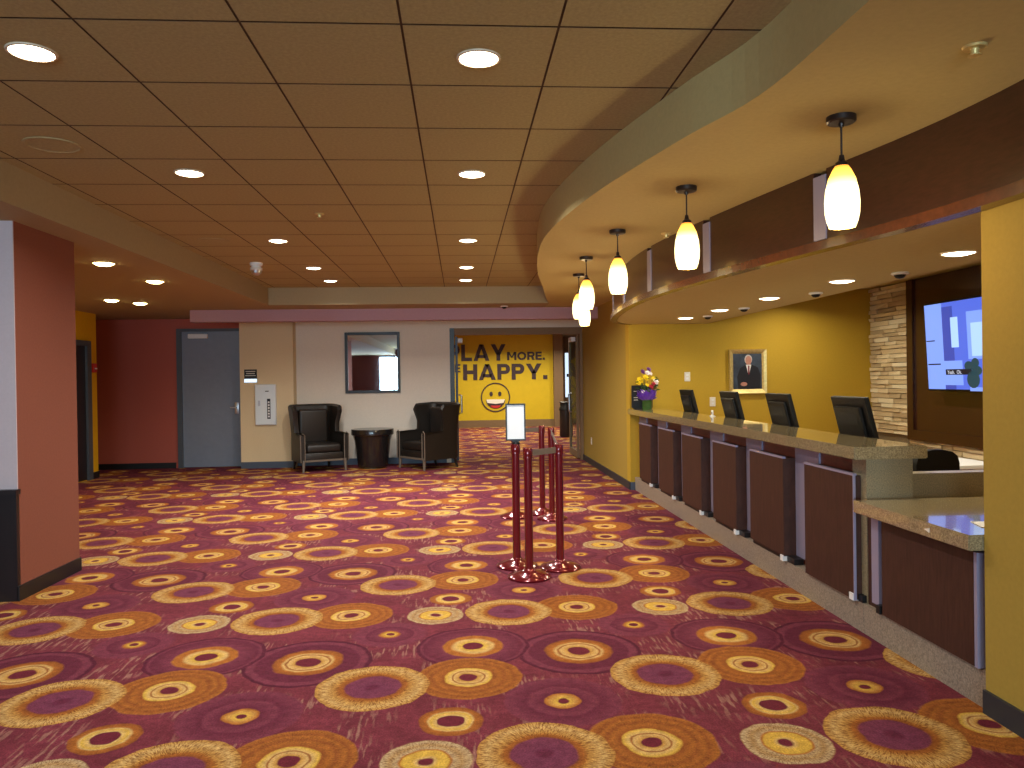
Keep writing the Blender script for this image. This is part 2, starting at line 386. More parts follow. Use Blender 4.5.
wall('wall_over_door', 'red_wall', -4.86, -3.72, 13.6, 13.8, 2.40, ZU)
wall('wall_pilaster', 'beige', -3.72, -2.83, 13.3, 13.8, 0, ZU, 'beige pier with the extinguisher cabinet')
wall('wall_far_recess', 'grey_beige', -2.83, -.17, 13.55, 13.75, 0, ZU, 'pale wall behind the wing chairs')
wall('wall_over_glass_doors', 'grey_beige', -.17, XR, 13.55, 13.75, 2.36, ZU)
# hall beyond the glass doors
wall('wall_hall', 'sign_yellow', -4, 2.84, 23.3, 23.5, 0, ZC, 'bright yellow wall with dark lettering and a smiling face')
wall('wall_hall_left', 'hall_tan', -4.2, -4, 13.8, 23.5, 0, ZC)
wall('wall_hall_pier', 'hall_tan', 2.84, 3.12, 23.1, 24.6, 0, ZC)
wall('wall_hall_end', 'hall_tan', 3.12, 6, 24.5, 24.7, 0, ZC)
wall('wall_hall_right', 'hall_tan', 4.3, 4.5, 13.8, 24.5, 0, ZC)
struct(bx('ceiling_hall', 'left_soffit', -4.2, 6, 13.8, 24.7, ZC-.02, ZC+.05))
# wall behind the camera, with the tall windows the mirror shows
back = empty('wall_back', (0, YB, 0)); struct(back, 'dark red wall with tall windows')
WINS = [(-5.4, -4.62), (-3.45, -2.2), (-1.3, 1.3)]
edges = [-9] + [e for w_ in WINS for e in w_] + [9]
for k in range(0, len(edges), 2): bx('wall_piece', 'back_red', edges[k], edges[k+1], -.2, 0, 0, ZC, back)
for k, (a, b) in enumerate(WINS):
    bx('wall_piece', 'back_red', a, b, -.2, 0, 2.5, ZC, back)
    bx('wall_piece', 'back_red', a, b, -.2, 0, 0, .5, back)
    wn = empty('window_%d' % (k+1), (0, YB, 0)); struct(wn, 'tall bright window')
    bx('frame', 'dark_alu', a, a+.05, -.16, -.08, .5, 2.5, wn); bx('frame', 'dark_alu', b-.05, b, -.16, -.08, .5, 2.5, wn)
    bx('frame', 'dark_alu', a, b, -.16, -.08, 2.45, 2.5, wn); bx('frame', 'dark_alu', a, b, -.16, -.08, .5, .55, wn)
    if b-a > .9: bx('mullion', 'dark_alu', (a+b)/2-.03, (a+b)/2+.03, -.16, -.08, .55, 2.45, wn)
    bx('pane', 'glass', a+.05, b-.05, -.125, -.115, .55, 2.45, wn)
    l = bpy.data.lights.new('daylight', 'AREA'); l.shape = 'RECTANGLE'; l.size = b-a-.1; l.size_y = 1.9; l.energy = W_DAY*(b-a)/1.25; l.color = DAY
    o = bpy.data.objects.new('daylight', l); C.objects.link(o); o.location = ((a+b)/2, YB-.3, 1.5); o.rotation_euler = (PI/2, 0, 0)

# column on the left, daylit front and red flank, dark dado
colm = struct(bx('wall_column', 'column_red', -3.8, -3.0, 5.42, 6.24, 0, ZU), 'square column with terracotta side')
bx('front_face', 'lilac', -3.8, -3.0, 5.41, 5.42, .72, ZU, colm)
bx('dado_panel', 'black_wood', -3.81, -2.995, 5.385, 5.42, .0, .72, colm)
bx('dado_cap', 'black_wood', -3.82, -2.985, 5.365, 5.42, .72, .755, colm)
struct(bx('baseboard_column', 'black', -3.0, -2.985, 5.385, 6.24, 0, .1))
# baseboards
def bb(name, m, *a): return struct(bx(name, m, *a))
bb('baseboard_right_near', 'baseboard', XR+.02, XR+.035, YB, 3.12, 0, .1)
bb('baseboard_right_far', 'baseboard', XR-.015, XR, 9.78, 13.55, 0, .1)
bb('baseboard_office', 'blue_base', XR, XR+.09, 9.765, 9.78, 0, .1)
bb('baseboard_far_left', 'black', -9, -4.9, 13.585, 13.6, 0, .1)
bb('baseboard_pilaster', 'blue_base', -3.72, -2.83, 13.285, 13.3, 0, .11)
bb('baseboard_recess', 'blue_base', -2.83, -.25, 13.535, 13.55, 0, .11)
bb('baseboard_alcove', 'black', -5.7, -5.685, 12.26, 12.5, 0, .1)
bb('baseboard_hall', 'hall_tan', -4, 2.84, 23.28, 23.3, 0, .22)

# grey service door with closer and lever
d1 = struct(bx('door_1', 'door_grey', -4.78, -3.76, 13.61, 13.66, .01, 2.35), 'grey-blue metal door')
bx('door_frame', 'door_frame', -4.86, -4.78, 13.57, 13.66, 0, 2.40, d1); bx('door_frame', 'door_frame', -3.76, -3.72, 13.57, 13.66, 0, 2.40, d1)
bx('door_frame', 'door_frame', -4.78, -3.76, 13.57, 13.66, 2.35, 2.40, d1)
MB().rbox(-4.66, -4.33, 13.55, 13.61, 2.23, 2.31, .012).build('door_closer', 'white', d1)
h = MB(); h.rbox(-3.90, -3.83, 13.595, 13.61, .92, 1.12, .006); h.tube([(-3.865, 13.6, 1.03), (-3.865, 13.55, 1.03), (-3.96, 13.545, 1.03)], .012); h.build('door_handle', 'steel', d1, True)
# dark doorway in the alcove wall
d2 = struct(bx('door_2', 'black_wood', -5.71, -5.695, 11.2, 12.12, .01, 2.05), 'dark door in the yellow alcove wall')
for a in ((11.12, 11.2, 0, 2.13), (12.12, 12.25, 0, 2.13), (11.2, 12.12, 2.05, 2.13)): bx('door_frame', 'door_frame', -5.72, -5.66, a[0], a[1], a[2], a[3], d2)

# glass doors at the end, both leaves folded back into the hall
gd = empty('door_3', (0, 13.55, 0)); struct(gd, 'open glass double doors')
bx('door_frame', 'frame_black', -.17, -.09, -.02, .1, 0, 2.36, gd); bx('door_frame', 'brown_wall', XR-.05, XR, -.02, .1, 0, 2.36, gd)
bx('door_header', 'brown_wall', -.09, XR-.05, -.02, .1, 2.24, 2.36, gd)
for side, x in ((0, -.075), (1, XR-.09)):
    leaf = empty('door_leaf', (x, .14, 0)); leaf.parent = gd
    bx('rail', 'brown_wall' if side else 'dark_alu', 0, .04, 0, .07, .02, 2.22, leaf); bx('rail', 'brown_wall' if side else 'dark_alu', 0, .04, .93, 1.0, .02, 2.22, leaf)
    bx('rail', 'brown_wall', 0, .04, .07, .93, .02, .14, leaf); bx('rail', 'brown_wall', 0, .04, .07, .93, 2.14, 2.22, leaf)
    bx('pane', 'glass', .015, .025, .07, .93, .14, 2.14, leaf)
    xx = .05 if side == 0 else -.01
    MB().tube([(xx, .6, .82), (xx+(.05 if side == 0 else -.05), .6, .84), (xx+(.05 if side == 0 else -.05), .6, 1.16), (xx, .6, 1.18)], .018).build('pull_handle', 'steel', leaf, True)
    MB().rbox(xx-.01 if side == 0 else xx-.07, xx+.08 if side == 0 else xx+.02, .1, .4, 2.12, 2.2, .01).build('door_closer', 'white', leaf)

# ------------------------------------------------------------------ desk canopy: wood band, metal strips, lip, low soffit
BAND = [(2.17, YB+.01), (2.17, 0), (2.17, 2.4), (2.16, 3.05), (2.10, 3.55), (1.97, 4.2), (1.76, 5.4), (1.65, 6.4), (1.635, 7.2), (1.71, 8.25), (1.84, 9.1), (2.0, 9.55), (2.18, 9.78)]
band = catmull(BAND, 12)
def offset(pts, d):
    out = []
    for i, p in enumerate(pts):
        a = Vector(pts[max(i-1, 0)]); b = Vector(pts[min(i+1, len(pts)-1)]); t = (b-a).normalized(); out.append((p[0]-t.y*d, p[1]+t.x*d))
    return out
def strip_prism(pts, d0, d1, z0, z1, mbx=None):
    a, b = offset(pts, d0), offset(pts, d1); m_ = mbx or MB(); m_.prism(a + b[::-1], z0, z1); return m_
canopy = struct(empty('trim_canopy', (0, 0, 0)), 'curved dark wood fascia over the front desk')
def u_of(x, y, z):
    p = Vector((x, y, z-HC)); return 512+F_PX*p.dot(rt2)/p.dot(fw)
def band_index(y): return min(range(len(band)), key=lambda i: abs(band[i][1]-y))
strip_y = [2.4, 4.1, 5.36, 6.52, 7.62, 8.8]
def seg(y0, y1, n=10):
    # resample the fascia curve between two depths
    out = []
    for k in range(n+1):
        y = y0+(y1-y0)*k/n
        for (a, b), (c_, d) in zip(band, band[1:]):
            if b-1e-6 <= y <= d+1e-6: out.append((a+(c_-a)*(y-b)/(d-b), y)); break
    return out
cuts = [YB+.01] + strip_y + [9.78]
for k in range(len(cuts)-1):
    y0, y1 = cuts[k]+(.053 if k else 0), cuts[k+1]-(.053 if k < len(cuts)-2 else 0)
    strip_prism(seg(y0, y1), 0, -.05, ZS+.05, ZU).build('wood_panel', 'wood_band', canopy, True)
for y in strip_y:
    strip_prism(seg(y-.05, y+.05, 3), .006, -.04, ZS+.06, ZU-.03).build('metal_strip', 'alu', canopy, True)
strip_prism(band, .03, -.05, ZS, ZS+.05).build('lip_moulding', 'wood_lip', canopy, True)
inner = offset(band, -.05)
struct(MB().prism([p for p in inner if 3.13 < p[1] < 9.77] + [(3.2, 9.78), (3.2, 3.12), (2.21, 3.12)], ZS+.004, ZS+.09).build('ceiling_desk', 'soffit'), 'low soffit over the front desk')
struct(bx('trim_2', 'soffit', 3.12, 3.2, 3.12, 9.78, ZS+.09, ZU))

# ------------------------------------------------------------------ recessed lights
def downlight(name, loc, label, group, watts, color, r=.085, lensm='lens', spread=150):
    t = empty(name, loc); tag(t, label, 'light', group)
    MB().lathe([(r+.01, 0), (r+.009, -.006), (r, -.008), (r-.002, -.006), (r-.002, 0)], 28).build('trim_ring', 'trim_white', t, True)
    MB().lathe([(0, -.018 if r != .09 else -.03), (r*.6, -.015 if r != .09 else -.024), (r-.003, -.006), (r-.003, -.001), (0, -.001)], 28).build('lens', lensm, t)
    lamp('lamp_bulb', t, (0, 0, -.02), watts, color, size=.15, spread=spread); return t
POWER = [.2, .75, 1, 1.2, 1.5, 1.7]
rows = [1.45, 3.28, 5.12, 7.55, 9.35, 10.55]
order = ['behind the camera', 'nearest', 'second nearest', 'third', 'fourth', 'farthest']
for side, x in (('middle', DOWN_X[0]), ('left', DOWN_X[1])):
    for k, y in enumerate(rows):
        downlight('downlight', (x, y, ZC), ('round recessed light, %s of the %s row in the tiled ceiling' % (order[k], side)), 'recessed lights in the tiled ceiling', W_DOWN*POWER[k], NEUT)
for y in (-.6, -2.6, -4.6):
    for x in DOWN_X: downlight('downlight', (x, y, ZC), 'round recessed light in the tiled ceiling behind the camera', 'recessed lights behind the camera', W_DOWN*.2, NEUT)
for k, (x, y) in enumerate([(2.84, 4.19), (2.79, 5.43), (2.73, 6.6), (2.68, 7.75), (2.62, 8.75)]):
    downlight('desk_downlight', (x, y, ZS+.004), '%s recessed light in the low soffit over the front desk' % ['nearest', 'second nearest', 'middle', 'fourth', 'farthest'][k], 'lights over the front desk', W_DESK, (1, .9, .62), .086)
for k, (x, y) in enumerate([(-3.24, 7.28), (-3.28, 8.57), (-4.56, 10.45), (-4.36, 10.86)]):
    downlight('alcove_spotlight', (x, y, ZU), ['large bright warm spotlight in the soffit beside the column', 'warm soffit spotlight nearest the tiled ceiling edge', 'warm soffit spotlight nearest the yellow alcove wall', 'warm soffit spotlight nearest the dark red wall'][k], 'warm spotlights in the left soffit', W_SPOT, (1, .78, .38), .09, 'lens_warm')
for k, (x, y) in enumerate([(0, 16), (1.6, 16), (0, 19), (1.8, 19), (-.2, 21.6), (1.2, 21.6), (2.4, 21.6), (3.7, 21.5)]):
    downlight('hall_downlight', (x, y, ZC-.02), 'recessed light in the hall ceiling beyond the glass doors', 'hall lights', W_HALL, (1, .9, .7))
for y in (5.2, 7.2, 9.0):
    downlight('office_downlight', (4.2, y, ZU), 'recessed light in the ceiling behind the desk soffit', 'office lights', 15, (1, .9, .66))

# ------------------------------------------------------------------ ceiling fittings
def speaker(x, y, label):
    t = empty('ceiling_speaker', (x, y, ZC)); tag(t, label, 'speaker', 'round ceiling speakers')
    MB().lathe([(.15, 0), (.15, -.004), (.135, -.006), (.13, -.003), (.13, 0)], 32).build('rim', 'ceiling_tile', t, True)
    MB().lathe([(0, -.003), (.13, -.003), (.13, -.001), (0, -.001)], 32).build('grille', 'ceiling_tile', t)
speaker(-2.29, 4.54, 'round paintable speaker grille in the ceiling above the column')
speaker(-2.34, 7.56, 'round speaker grille in the ceiling before the dome camera')
def dome_camera(loc, label, s=1):
    t = empty('dome_camera', loc); tag(t, label, 'camera', 'dome security cameras')
    MB().lathe([(.0, 0), (.062*s, 0), (.068*s, -.012*s), (.055*s, -.02*s), (.045*s, -.02*s)], 20).build('housing', 'white', t, True)
    MB().lathe([(.045*s, -.019*s), (.04*s, -.032*s), (.026*s, -.045*s), (0, -.05*s)], 20).build('dome', 'plastic_black', t, True)
ds = ['white dome camera on the desk soffit beside the stone column', 'white dome camera on the desk soffit between the second and third lights', 'white dome camera on the desk soffit between the third and fourth lights', 'white dome camera on the desk soffit beside the farthest light']
for (x, y), l in zip([(2.98, 5.01), (2.96, 6.2), (2.86, 7.55), (2.8, 8.5)], ds): dome_camera((x, y, ZS+.004), l, .85)
dome_camera((.69, 11.7, ZU), 'small white dome camera before the pink beam', .9)
t = empty('security_camera', (-2.3, 8.95, ZC)); tag(t, 'white drop-mounted camera hanging from the tiled ceiling', 'camera')
MB().lathe([(0, 0), (.07, 0), (.07, -.03), (.055, -.04), (.05, -.05), (0, -.05)], 20).build('mount', 'white', t, True)
MB().lathe([(.05, -.05), (.068, -.056), (.068, -.085), (.06, -.09)], 20).build('housing', 'off_white', t, True)
MB().lathe([(.06, -.09), (.053, -.12), (.028, -.14), (0, -.145)], 20).build('dome', 'steel', t, True)
def sprinkler(loc, label):
    t = empty('sprinkler_head', loc); tag(t, label, 'sprinkler', 'ceiling sprinklers')
    MB().lathe([(0, 0), (.04, 0), (.036, -.008), (.015, -.01), (.012, -.03), (0, -.03)], 16).build('escutcheon', 'gold', t, True)
    MB().lathe([(0, -.033), (.022, -.033), (.022, -.03), (0, -.03)], 12).build('deflector', 'gold', t)
sprinkler((1.78, 2.53, ZU), 'brass sprinkler in the curved soffit above the nearest pendant')
sprinkler((-1.12, 6.35, ZC), 'small dark sprinkler in the tiled ceiling between the light rows')
sprinkler((1.62, 5.9, ZU), 'small sprinkler in the soffit beside the third pendant')

# ------------------------------------------------------------------ pendants
def make_pendant():
    t = empty('pendant_lamp', (0, 0, ZU))
    MB().lathe([(0, 0), (.062, 0), (.062, -.022), (.055, -.028), (.012, -.03), (.01, -.045), (0, -.045)], 24).build('canopy', 'bronze', t, True)
    MB().tube([(0, 0, -.03), (0, 0, -.2)], .0045, 8).build('cord', 'bronze', t)
    MB().lathe([(0, -.165), (.01, -.167), (.014, -.19), (.026, -.2), (.03, -.222), (0, -.222)], 18).build('socket_cap', 'bronze', t, True)
    MB().lathe([(0.0255, -.21), (0.0391, -.232), (0.0564, -.27), (0.0683, -.32), (0.0728, -.37), (0.0710, -.42), (0.0637, -.455), (0.0546, -.48), (0.0510, -.48), (0.0601, -.45), (0.0673, -.415), (0.0692, -.37), (0.0646, -.32), (0.0528, -.272), (0.0346, -.232), (0.0237, -.214)], 28).build('shade', 'shade', t, True)
    lamp('lamp_bulb', t, (0, 0, -.53), W_PEND, WARM, 'POINT', .05)
    return t
pend = make_pendant()
names = ['nearest and largest looking of the six glowing glass pendants', 'second nearest glowing glass pendant over the desk front', 'third nearest glowing glass pendant over the desk front', 'fourth glowing glass pendant, just left of the fascia end', 'fifth glowing glass pendant, half hidden in the far cluster', 'farthest and lowest looking glowing glass pendant']
for k, (x, y) in enumerate([(1.67, 3.24), (1.35, 4.46), (1.21, 5.77), (1.18, 7.04), (1.29, 8.19), (1.53, 9.3)]):
    o = pend if k == 0 else copy_tree(pend)
    o.location = (x, y, ZU); tag(o, names[k], 'pendant lamp', 'amber glass pendants along the curved soffit')

# ------------------------------------------------------------------ front desk
YE0, YE1 = 4.1, 9.775
desk = empty('front_desk', (2.3, 4.2, 0)); tag(desk, 'long front desk with dark wood panels on a granite plinth', 'reception desk')
def dpart(name, m, *a, smooth=False, par=None):
    x0, x1, y0, y1, z0, z1 = a
    return bx(name, m, x0-2.3, x1-2.3, y0-4.2, y1-4.2, z0, z1, par or desk)
dpart('plinth', 'granite_plinth', 2.235, 2.5, 4.15, YE1, 0, .165)
dpart('body', 'wood_red', 2.315, 2.5, 4.3, YE1, .165, .98)
dpart('end_pier', 'granite_edge', 2.26, 2.53, 4.15, 4.3, .165, .98)
PANELS = [(4.21, 4.83), (5.16, 5.77), (6.07, 6.64), (6.97, 7.58), (7.90, 8.50), (8.86, 9.42)]
for i, (y0, y1) in enumerate(PANELS):
    nxt = PANELS[i+1][0] if i < 5 else YE1
    dpart('wood_panel', 'wood_panel', 2.215, 2.315, y0, y1, .2 if i else .17, .875)
    dpart('panel_cap', 'alu', 2.211, 2.235, y0, y1, .875, .888)
    dpart('metal_strip', 'alu', 2.303, 2.315, y1-.02, nxt, .205, .978)
    dpart('foot', 'white', 2.207, 2.25, y0+.002, y0+.045, .166, .205)
    dpart('recess_shoe', 'black', 2.235, 2.3, y0-.12 if i else y0-.05, y0-.005, .166, .205)
    dpart('panel_foot_rail', 'black', 2.235, 2.28, y0+.05, y1, .166, .2)
dpart('edge_trim', 'alu', 2.211, 2.225, 4.203, 4.21, .17, .888)
tag(bx('work_surface', 'off_white', 2.505, 2.92, 4.31, YE1, .70, .735), 'pale work surface behind the front desk ledge', 'worktop')
tag(bx('granite_screen', 'granite_edge', 2.535, 3.25, 4.2, 4.3, 0, .88), 'low granite screen wall behind the lower desk section', 'screen wall')
top = MB().box(2.15, 2.57, YE0-.03, YE1, .98, 1.05)
bmesh.ops.bevel(top.bm, geom=list(top.bm.edges), offset=.005, segments=2, affect='EDGES')
tag(top.build('countertop', 'granite'), 'long speckled granite ledge on top of the front desk', 'countertop')
low = empty('low_desk', (2.3, 3.5, 0)); tag(low, 'lower dark wood desk section beside the mustard wall', 'reception desk')
def lpart(name, m, *a): x0, x1, y0, y1, z0, z1 = a; return bx(name, m, x0-2.3, x1-2.3, y0-3.5, y1-3.5, z0, z1, low)
lpart('plinth', 'granite_plinth', 2.235, 2.8, 3.125, 4.145, 0, .165)
lpart('body', 'wood_panel', 2.26, 2.8, 3.13, 4.14, .165, .68)
lpart('wood_panel', 'wood_panel', 2.22, 2.26, 3.2, 3.93, .17, .67)
lpart('edge_trim', 'alu', 2.215, 2.26, 3.17, 3.19, .17, .67)
lpart('metal_strip', 'alu', 2.235, 2.26, 3.99, 4.06, .2, .68)
lpart('recess_shoe', 'black', 2.215, 2.26, 3.95, 3.985, .166, .21)
lt = MB().box(2.15, 2.95, 3.125, 4.09, .69, .758)
bmesh.ops.bevel(lt.bm, geom=list(lt.bm.edges), offset=.004, segments=2, affect='EDGES')
tag(lt.build('low_countertop', 'granite'), 'lower granite top beside the mustard wall', 'countertop')
for (a, b) in ((.68, .69),): lpart('packer', 'black', 2.27, 2.8, 3.14, 4.08, a, b)

# things on the desk
def monitor(y, label, w_=.46):
    t = empty('monitor', (2.69, y, .735), 0); tag(t, label, 'monitor', 'monitors behind the desk ledge')
    MB().rbox(-.11, .12, -.13, .13, 0, .015, .005).build('base', 'plastic_black', t)
    MB().rbox(.02, .05, -.04, .04, .01, .34, .006).build('stand', 'plastic_black', t)
    s_ = empty('screen_head', (-.02, 0, .37)); s_.parent = t; s_.rotation_euler = (0, -.24, 0)
    c_ = MB(); c_.rbox(-.016, .016, -w_/2, w_/2, -.17, .2, .006); c_.rbox(-.04, -.012, -w_/2+.06, w_/2-.06, -.13, .14, .012)
    c_.build('casing', 'plastic_black', s_); bx('display', 'frame_black', .0162, .017, -w_/2+.015, w_/2-.015, -.155, .185, s_)
    bx('vent', 'mesh_black', -.0415, -.04, -.12, .12, .02, .1, s_)
for y, l in zip([5.03, 6.2, 7.37, 8.78], ['black monitor on the desk nearest the stone column', 'black monitor just right of the portrait', 'black monitor just below and left of the portrait', 'black monitor nearest the flowers']): monitor(y, l)

vz = 1.05
t = empty('flower_vase', (2.32, 9.42, vz)); tag(t, 'green glass vase with mixed flowers and purple wrap on the desk end', 'vase')
MB().lathe([(0, 0), (.055, 0), (.06, .03), (.06, .14), (.064, .15), (.056, .15), (.053, .03), (0, .012)], 20).build('vase', 'vase_green', t, True)
wr = MB()
for k in range(22):
    a0 = 2*PI*k/22
    for j in range(2):
        r0, r1 = .05, .11+.03*random.random(); z1 = .2+.05*random.random(); a1 = a0+.32
        wr.poly([(r0*math.cos(a0), r0*math.sin(a0), .11), (r0*math.cos(a1), r0*math.sin(a1), .11), (r1*math.cos(a1+.1), r1*math.sin(a1+.1), z1-.05*j), (r1*math.cos(a0), r1*math.sin(a0), z1-.02+.04*(k % 2)-.04*j)])
wr.build('wrapping', 'wrap_purple', t)
lf = MB()
for k in range(26):
    a = random.random()*2*PI; r = .03+.08*random.random(); z = .2+.18*random.random(); L_ = .08
    cx, cy = r*math.cos(a), r*math.sin(a); dx, dy = math.cos(a)*L_, math.sin(a)*L_
    lf.poly([(cx, cy, z), (cx+dx*.5-dy*.25, cy+dy*.5+dx*.25, z+.03), (cx+dx, cy+dy, z+.02), (cx+dx*.5+dy*.25, cy+dy*.5-dx*.25, z+.03)])
    lf.tube([(0, 0, .05), (cx, cy, z)], .003, 5)
lf.build('foliage', 'leaf', t)
def bloom(x, y, z, r, m):
    b_ = MB()
    for ring, (n, tilt) in enumerate(((9, .25), (7, .8))):
        for k in range(n):
            a = 2*PI*k/n+ring*.3; d = Vector((math.cos(a)*math.cos(tilt), math.sin(a)*math.cos(tilt), math.sin(tilt))); s_ = Vector((-math.sin(a), math.cos(a), 0))
            b_.poly([(0, 0, 0), d*r*.6+s_*r*.3, d*r, d*r*.6-s_*r*.3])
    b_.ball((0, 0, r*.2), r*.35, 8, 6); b_.build('flower', m, t, loc=(x, y, z), rot=(.9, 0, random.random()))
for x, y, z, r, m in [(-.1, -.04, .36, .055, 'petal_yellow'), (-.04, -.06, .39, .055, 'petal_yellow'), (-.12, -.05, .33, .045, 'petal_yellow'), (0, -.03, .45, .04, 'petal_white'), (.04, 0, .44, .035, 'petal_white'), (-.06, 0, .46, .05, 'petal_purple'), (.03, .05, .49, .045, 'petal_purple'), (.03, -.08, .27, .05, 'petal_red'), (.06, -.07, .31, .04, 'petal_red'), (.1, -.02, .34, .05, 'petal_white'), (.1, -.03, .3, .04, 'petal_white'), (-.02, -.08, .3, .03, 'petal_yellow'), (-.07, -.07, .22, .03, 'petal_white'), (.09, .02, .38, .035, 'petal_yellow')]:
    bloom(x, y, z, r, m)
t = empty('counter_sign', (2.28, 9.62, vz)); tag(t, 'small black notice board standing behind the flowers', 'sign')
bx('board', 'black', -.11, .16, -.008, .008, .012, .3, t); bx('base', 'black', -.08, .13, -.04, .04, 0, .012, t)
for z in (.22, .14, .11): bx('text_line', 'off_white', -.085, -.03, -.0095, -.008, z, z+.008, t)
t = empty('card_holder', (2.52, 7.55, vz)); tag(t, 'tiny white card standing on the granite ledge', 'card')
bx('base', 'white', -.02, .02, -.015, .015, 0, .008, t); bx('card', 'white', -.004, .004, -.025, .025, .008, .06, t)
bx('print', 'black', -.0055, -.004, -.012, .01, .02, .042, t)
t = empty('leaflet_stand', (2.52, 3.27, .758), -.3); tag(t, 'clear leaflet stand with white paper on the low desk top', 'leaflet stand')
MB().prism([(-.06, 0), (.1, 0), (.1, .006), (.0, .02), (.03, .19), (.025, .19), (-.01, .02), (-.06, .006)], -.05, .05, 'y').build('holder', 'glass', t)
MB().prism([(.001, .022), (.005, .022), (.033, .18), (.029, .18)], -.045, .045, 'y').build('paper', 'white', t)
bx('paper_sheet', 'white', -.2, -.02, -.06, .08, .001, .003, t)
tag(MB().prism([(3.4, .715), (3.44, .725), (3.4, .735)], 2.147, 2.1505, 'x').build('sticker', 'off_white'), 'small pale sticker on the low desk edge', 'sticker')

# black office chair behind the screen wall
t = empty('office_chair', (3.16, 5.2, 0), .12); tag(t, 'black office chair behind the granite screen', 'chair')
MB().rbox(-.24, .24, -.24, .24, .42, .5, .03).build('seat', 'plastic_black', t, True)
MB().prism([(-.13, .56), (.13, .56), (.165, .62), (.165, .84), (.15, .89), (.11, .92), (.04, .935), (-.04, .935), (-.11, .92), (-.15, .89), (-.165, .84), (-.165, .62)], -.26, -.2, 'y').build('backrest', 'plastic_black', t, True)
MB().box(-.03, .03, -.25, -.2, .44, .6).build('back_bracket', 'plastic_black', t)
MB().tube([(0, 0, .1), (0, 0, .42)], .028).build('column', 'plastic_black', t, True)
for k in range(5):
    a = 2*PI*k/5; MB().tube([(0, 0, .11), (.28*math.cos(a), .28*math.sin(a), .07)], [.025, .015]).build('leg', 'plastic_black', t, True)
    MB().ball((.28*math.cos(a), .28*math.sin(a), .03), .03, 10, 8).build('caster', 'plastic_black', t, True)
tt = empty('office_table', (3.62, 6.4, 0)); tag(tt, 'white topped side table behind the office chair', 'table')
MB().rbox(-.2, .9, -.3, .3, .645, .68, .006).build('table_top', 'white', tt)
for sx in (-.15, .85):
    for sy in (-.25, .25): bx('leg', 'dark_alu', sx-.02, sx+.02, sy-.02, sy+.02, 0, .645, tt)

# ------------------------------------------------------------------ office back wall: portrait, plates
t = empty('portrait', (3.735, 9.778, 1.508)); tag(t, 'gold framed portrait of a white-haired man in a dark suit', 'picture')
fr = MB(); W_, H_ = .245, .285; fw_ = .055
for (a, b, c_, d) in (((-W_, -H_), (W_, -H_), (W_-fw_, -H_+fw_), (-W_+fw_, -H_+fw_)), ((W_, -H_), (W_, H_), (W_-fw_, H_-fw_), (W_-fw_, -H_+fw_)), ((W_, H_), (-W_, H_), (-W_+fw_, H_-fw_), (W_-fw_, H_-fw_)), ((-W_, H_), (-W_, -H_), (-W_+fw_, -H_+fw_), (-W_+fw_, H_-fw_))):
    fr.poly([(a[0], 0, a[1]), (b[0], 0, b[1]), (b[0], -.045, b[1]), (a[0], -.045, a[1])])
    e = .6; m1 = (a[0]+(d[0]-a[0])*e, a[1]+(d[1]-a[1])*e); m2 = (b[0]+(c_[0]-b[0])*e, b[1]+(c_[1]-b[1])*e)
    fr.poly([(a[0], -.045, a[1]), (b[0], -.045, b[1]), (m2[0], -.03, m2[1]), (m1[0], -.03, m1[1])])
    fr.poly([(m1[0], -.03, m1[1]), (m2[0], -.03, m2[1]), (c_[0], -.012, c_[1]), (d[0], -.012, d[1])])
fr.build('frame', 'gold', t)
mat('p_bg', (38, 46, 60), .5, var=.5, scale=6, rgb2=(70, 82, 100)); mat('p_suit', (22, 22, 28), .5, var=.2, scale=20); mat('p_skin', (186, 130, 112), .5, var=.12, scale=30)
mat('p_hair', (196, 192, 190), .5); mat('p_tie', (120, 36, 44), .5)
pa = MB(); x1, z1 = W_-fw_, H_-fw_
pa.box(-x1, x1, -.014, -.002, -z1, z1)
def ell(cx, cz, rx, rz, y, n=20): return [(cx+rx*math.cos(2*PI*k/n), y, cz+rz*math.sin(2*PI*k/n)) for k in range(n)]
pa.mi = 1; pa.poly([(-.125, -.0145, -z1), (.165, -.0145, -z1), (.175, -.0145, -.05), (.14, -.0145, .05), (.06, -.0145, .085), (-.03, -.0145, .085), (-.1, -.0145, .04), (-.14, -.0145, -.07)])
pa.mi = 3; pa.poly(ell(.012, .155, .05, .062, -.015))
pa.mi = 2; pa.poly(ell(.014, .143, .041, .058, -.0155)); pa.poly(ell(-.05, -.165, .045, .026, -.0155)); pa.poly([(-.012, -.0152, .1), (.04, -.0152, .1), (.04, -.0152, .07), (-.012, -.0152, .07)])
pa.mi = 4; pa.poly([(-.022, -.0158, .086), (.05, -.0158, .086), (.022, -.0158, -.03), (.008, -.0158, -.03)])
pa.mi = 5; pa.poly([(.006, -.0162, .075), (.026, -.0162, .075), (.026, -.0162, -.03), (.016, -.0162, -.045), (.006, -.0162, -.03)])
pa.build('painting', ['p_bg', 'p_suit', 'p_skin', 'p_hair', 'white', 'p_tie'], t)
bx('name_plate', 'gold', -.05, .05, -.034, -.02, -H_+.015, -H_+.032, t)
def plate(name, loc, label, rz=0, m='off_white', cat='wall plate'):
    t = empty(name, loc, rz); tag(t, label, cat)
    MB().rbox(-.038, .038, -.008, 0, -.06, .06, .003).build('plate', m, t)
    for z in (-.022, .022): bx('socket', 'white', -.015, .015, -.011, -.008, z-.013, z+.013, t)
plate('switch_plate', (2.94, 9.78, 1.45), 'white wall plate above the desk monitor nearest the flowers')
plate('outlet_plate', (3.27, 9.78, 1.12), 'white outlet plate on the wall left of the portrait')
plate('outlet_plate', (XR, 12.7, .40), 'pale outlet low on the mustard wall before the glass doors', -PI/2)

